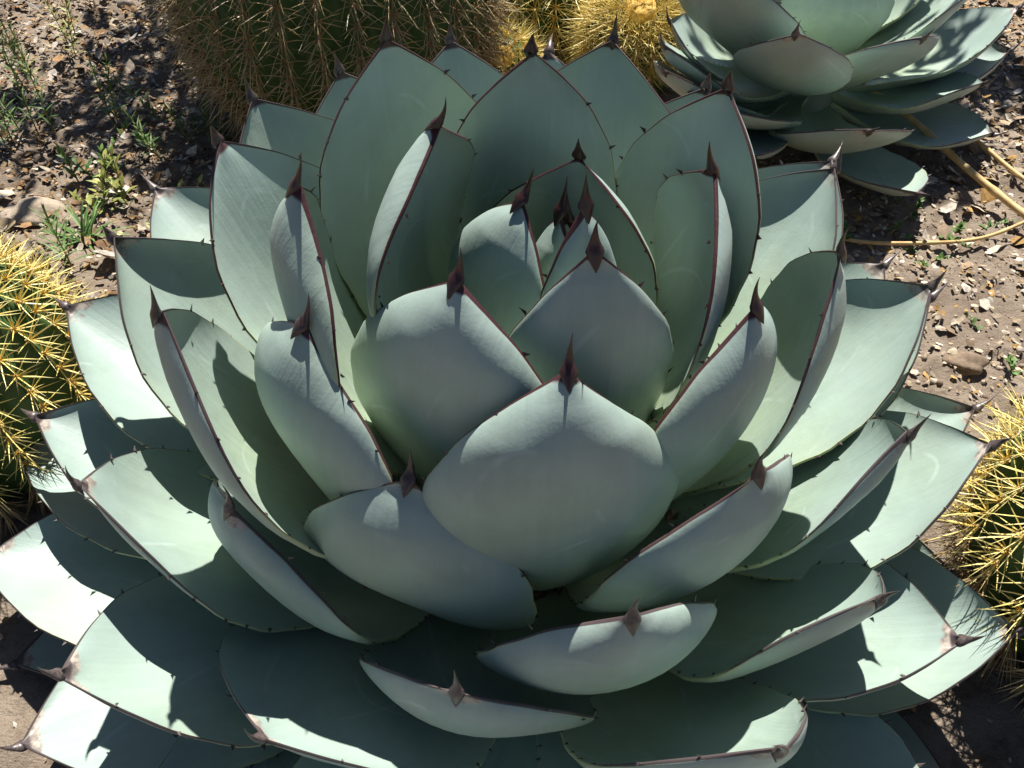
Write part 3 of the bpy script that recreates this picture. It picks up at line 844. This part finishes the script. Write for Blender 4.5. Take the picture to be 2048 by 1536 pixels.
weed(-.705, .575, .05, 2, 26, .085, .0042, 'star-shaped rosette of thin grassy blades beside the flat stone', 45, rosette=True, spread=.006)
weed(-.665, .655, .07, 7, 12, .034, .0105, 'low broad-leaved yellowish weed behind the agave leaf tips', 46, M_WEED2, lean=.6, spread=.045)
weed(-1.01, 1.12, .20, 3, 40, .034, .0040, 'yellow-green weed with upright stems at the edge of the litter', 47, M_WEED2, spread=.03)
weed(-.99, 1.30, .16, 3, 30, .030, .0040, 'half-dry weed far back in the litter', 48, M_WEED2, spread=.03)
weed(-.72, .80, .06, 5, 12, .030, .0085, 'small leafy seedling clump between the taller weeds', 49, lean=.7, spread=.05)
weed(-.70, .50, .14, 1, 34, .055, .0032, 'single soft green stem rising beside the sunlit cactus', 50, lean=.1)
weed(.285, 1.07, .04, 1, 12, .06, .0032, 'few bright green grass blades between the two agaves', 51, rosette=True)
weed(.668, .632, .018, 7, 14, .014, .006, 'low creeping green weed on the bare soil', 52, spread=.035, lean=1.2)
weed(.640, .560, .015, 5, 10, .013, .006, 'sparse creeping weed beside the thin stem', 53, spread=.03, lean=1.2)
weed(.512, .585, .02, 3, 12, .018, .010, 'small bright green sprout behind the agave leaf tip', 54, spread=.012, lean=.8)
weed(.642, .338, .015, 4, 8, .012, .006, 'tiny green seedling on the soil near the sunlit cactus', 55, spread=.02, lean=1.2)

# ------------------------------------------------------------------ dead leaf scraps caught between the agave leaves
M_DEAD = mat_simple('dead_leaf', (0.16, 0.10, 0.07), (0.34, 0.24, 0.17), 60, .8, .2, .5)
def scrap(name, loc, size, rot, label, seed, cat='dead leaf'):
    rng = np.random.default_rng(seed)
    V, F = [], []
    nx, ny = 7, 5
    for sgn in (0, 1):
        for j in range(ny):
            for i in range(nx):
                u, v = i / (nx - 1) - .5, j / (ny - 1) - .5
                rr = 1 - .35 * rng.random() * (abs(u) > .4 or abs(v) > .4)
                V.append((u * size[0] * rr, v * size[1] * rr, .004 * math.sin(u * 7 + seed) + .003 * math.sin(v * 9) + .0012 * sgn))
    for k in range(2):
        o = k * nx * ny
        for j in range(ny - 1):
            for i in range(nx - 1):
                q = (o + j * nx + i, o + j * nx + i + 1, o + (j + 1) * nx + i + 1, o + (j + 1) * nx + i)
                F.append(q if k else q[::-1])
    ob = mesh_obj(name, V, F, M_DEAD, smooth=False)
    ob.location = loc; ob.rotation_euler = rot
    tag(ob, label, cat)
scrap('dead_leaf', (-0.135, -0.125, 0.165), (.045, .028), (.3, .2, .4), 'curled brown dead leaf scrap lodged between the lower agave leaves', 3)
scrap('dry_chip', (.002, -.118, .112), (.016, .010), (.3, 0, .5), 'pale oval seed husk caught at the foot of the front agave leaf', 5, 'husk')
scrap('dry_chip', (.020, -.112, .110), (.013, .009), (.2, .3, 1.5), 'brown broken husk beside the pale oval one', 6, 'husk')
scrap('dry_chip', (.124, -.066, .163), (.014, .010), (.1, .5, .7), 'brown husk lodged low between the right-hand agave leaves', 7, 'husk')

# ------------------------------------------------------------------ tree behind the bed, out of the frame: throws the broken shade over cactus and litter
def shade_tree(x, y, label, seed, reach):
    rng = np.random.default_rng(seed)
    root = empty('small_tree', (x, y, 0), label, 'tree')
    V, F = [], []
    limbs = [((0, 0, -.05), (.05, .05, 1.1), .05, .035)]
    tips = []
    for k in range(9):
        az = k * 2.4; el = rng.uniform(.3, 1.1); L = reach * rng.uniform(.7, 1.2)
        s = np.array([.05, .05, rng.uniform(.75, 1.1)])
        e = s + L * np.array([math.cos(az) * math.cos(el), math.sin(az) * math.cos(el), math.sin(el)])
        limbs.append((tuple(s), tuple(e), .02, .008)); tips.append((s, e))
    for a, b, r0, r1 in limbs:
        a = np.array(a); b = np.array(b); t = (b - a) / np.linalg.norm(b - a)
        p = np.cross(t, (.3, .9, .1)); p /= np.linalg.norm(p); q = np.cross(t, p); b0 = len(V)
        for f in range(5):
            c_ = a + (b - a) * f / 4 + p * .02 * math.sin(f * 2.0) * (0 < f < 4); r = r0 + (r1 - r0) * f / 4
            for j in range(7):
                an = j * 2 * math.pi / 7
                V.append(c_ + (p * math.cos(an) + q * math.sin(an)) * r)
        for f in range(4):
            for j in range(7):
                k = (j + 1) % 7
                F.append((b0 + f * 7 + j, b0 + f * 7 + k, b0 + f * 7 + 7 + k, b0 + f * 7 + 7 + j))
    mesh_obj('trunk', V, F, mat_simple('bark', (0.10, 0.075, 0.055), (0.2, 0.15, 0.11), 25, .9, .2, .8), root)
    V, F = [], []
    for s, e in tips:
        for i in range(150):
            c_ = s + (e - s) * rng.uniform(.35, 1.12) + rng.normal(0, .085, 3)
            d = rng.normal(0, 1, 3); d[2] *= .4
            blade(V, F, c_, d, rng.uniform(.05, .09), rng.uniform(.016, .028), -.1, 1)
    mesh_obj('crown', V, F, M_WEED, root)
shade_tree(-.52, 1.80, 'small leafy tree standing behind the big shaded cactus', 77, .55)
shade_tree(.70, 1.85, 'slight leafy tree standing behind the rear agave', 78, .36)
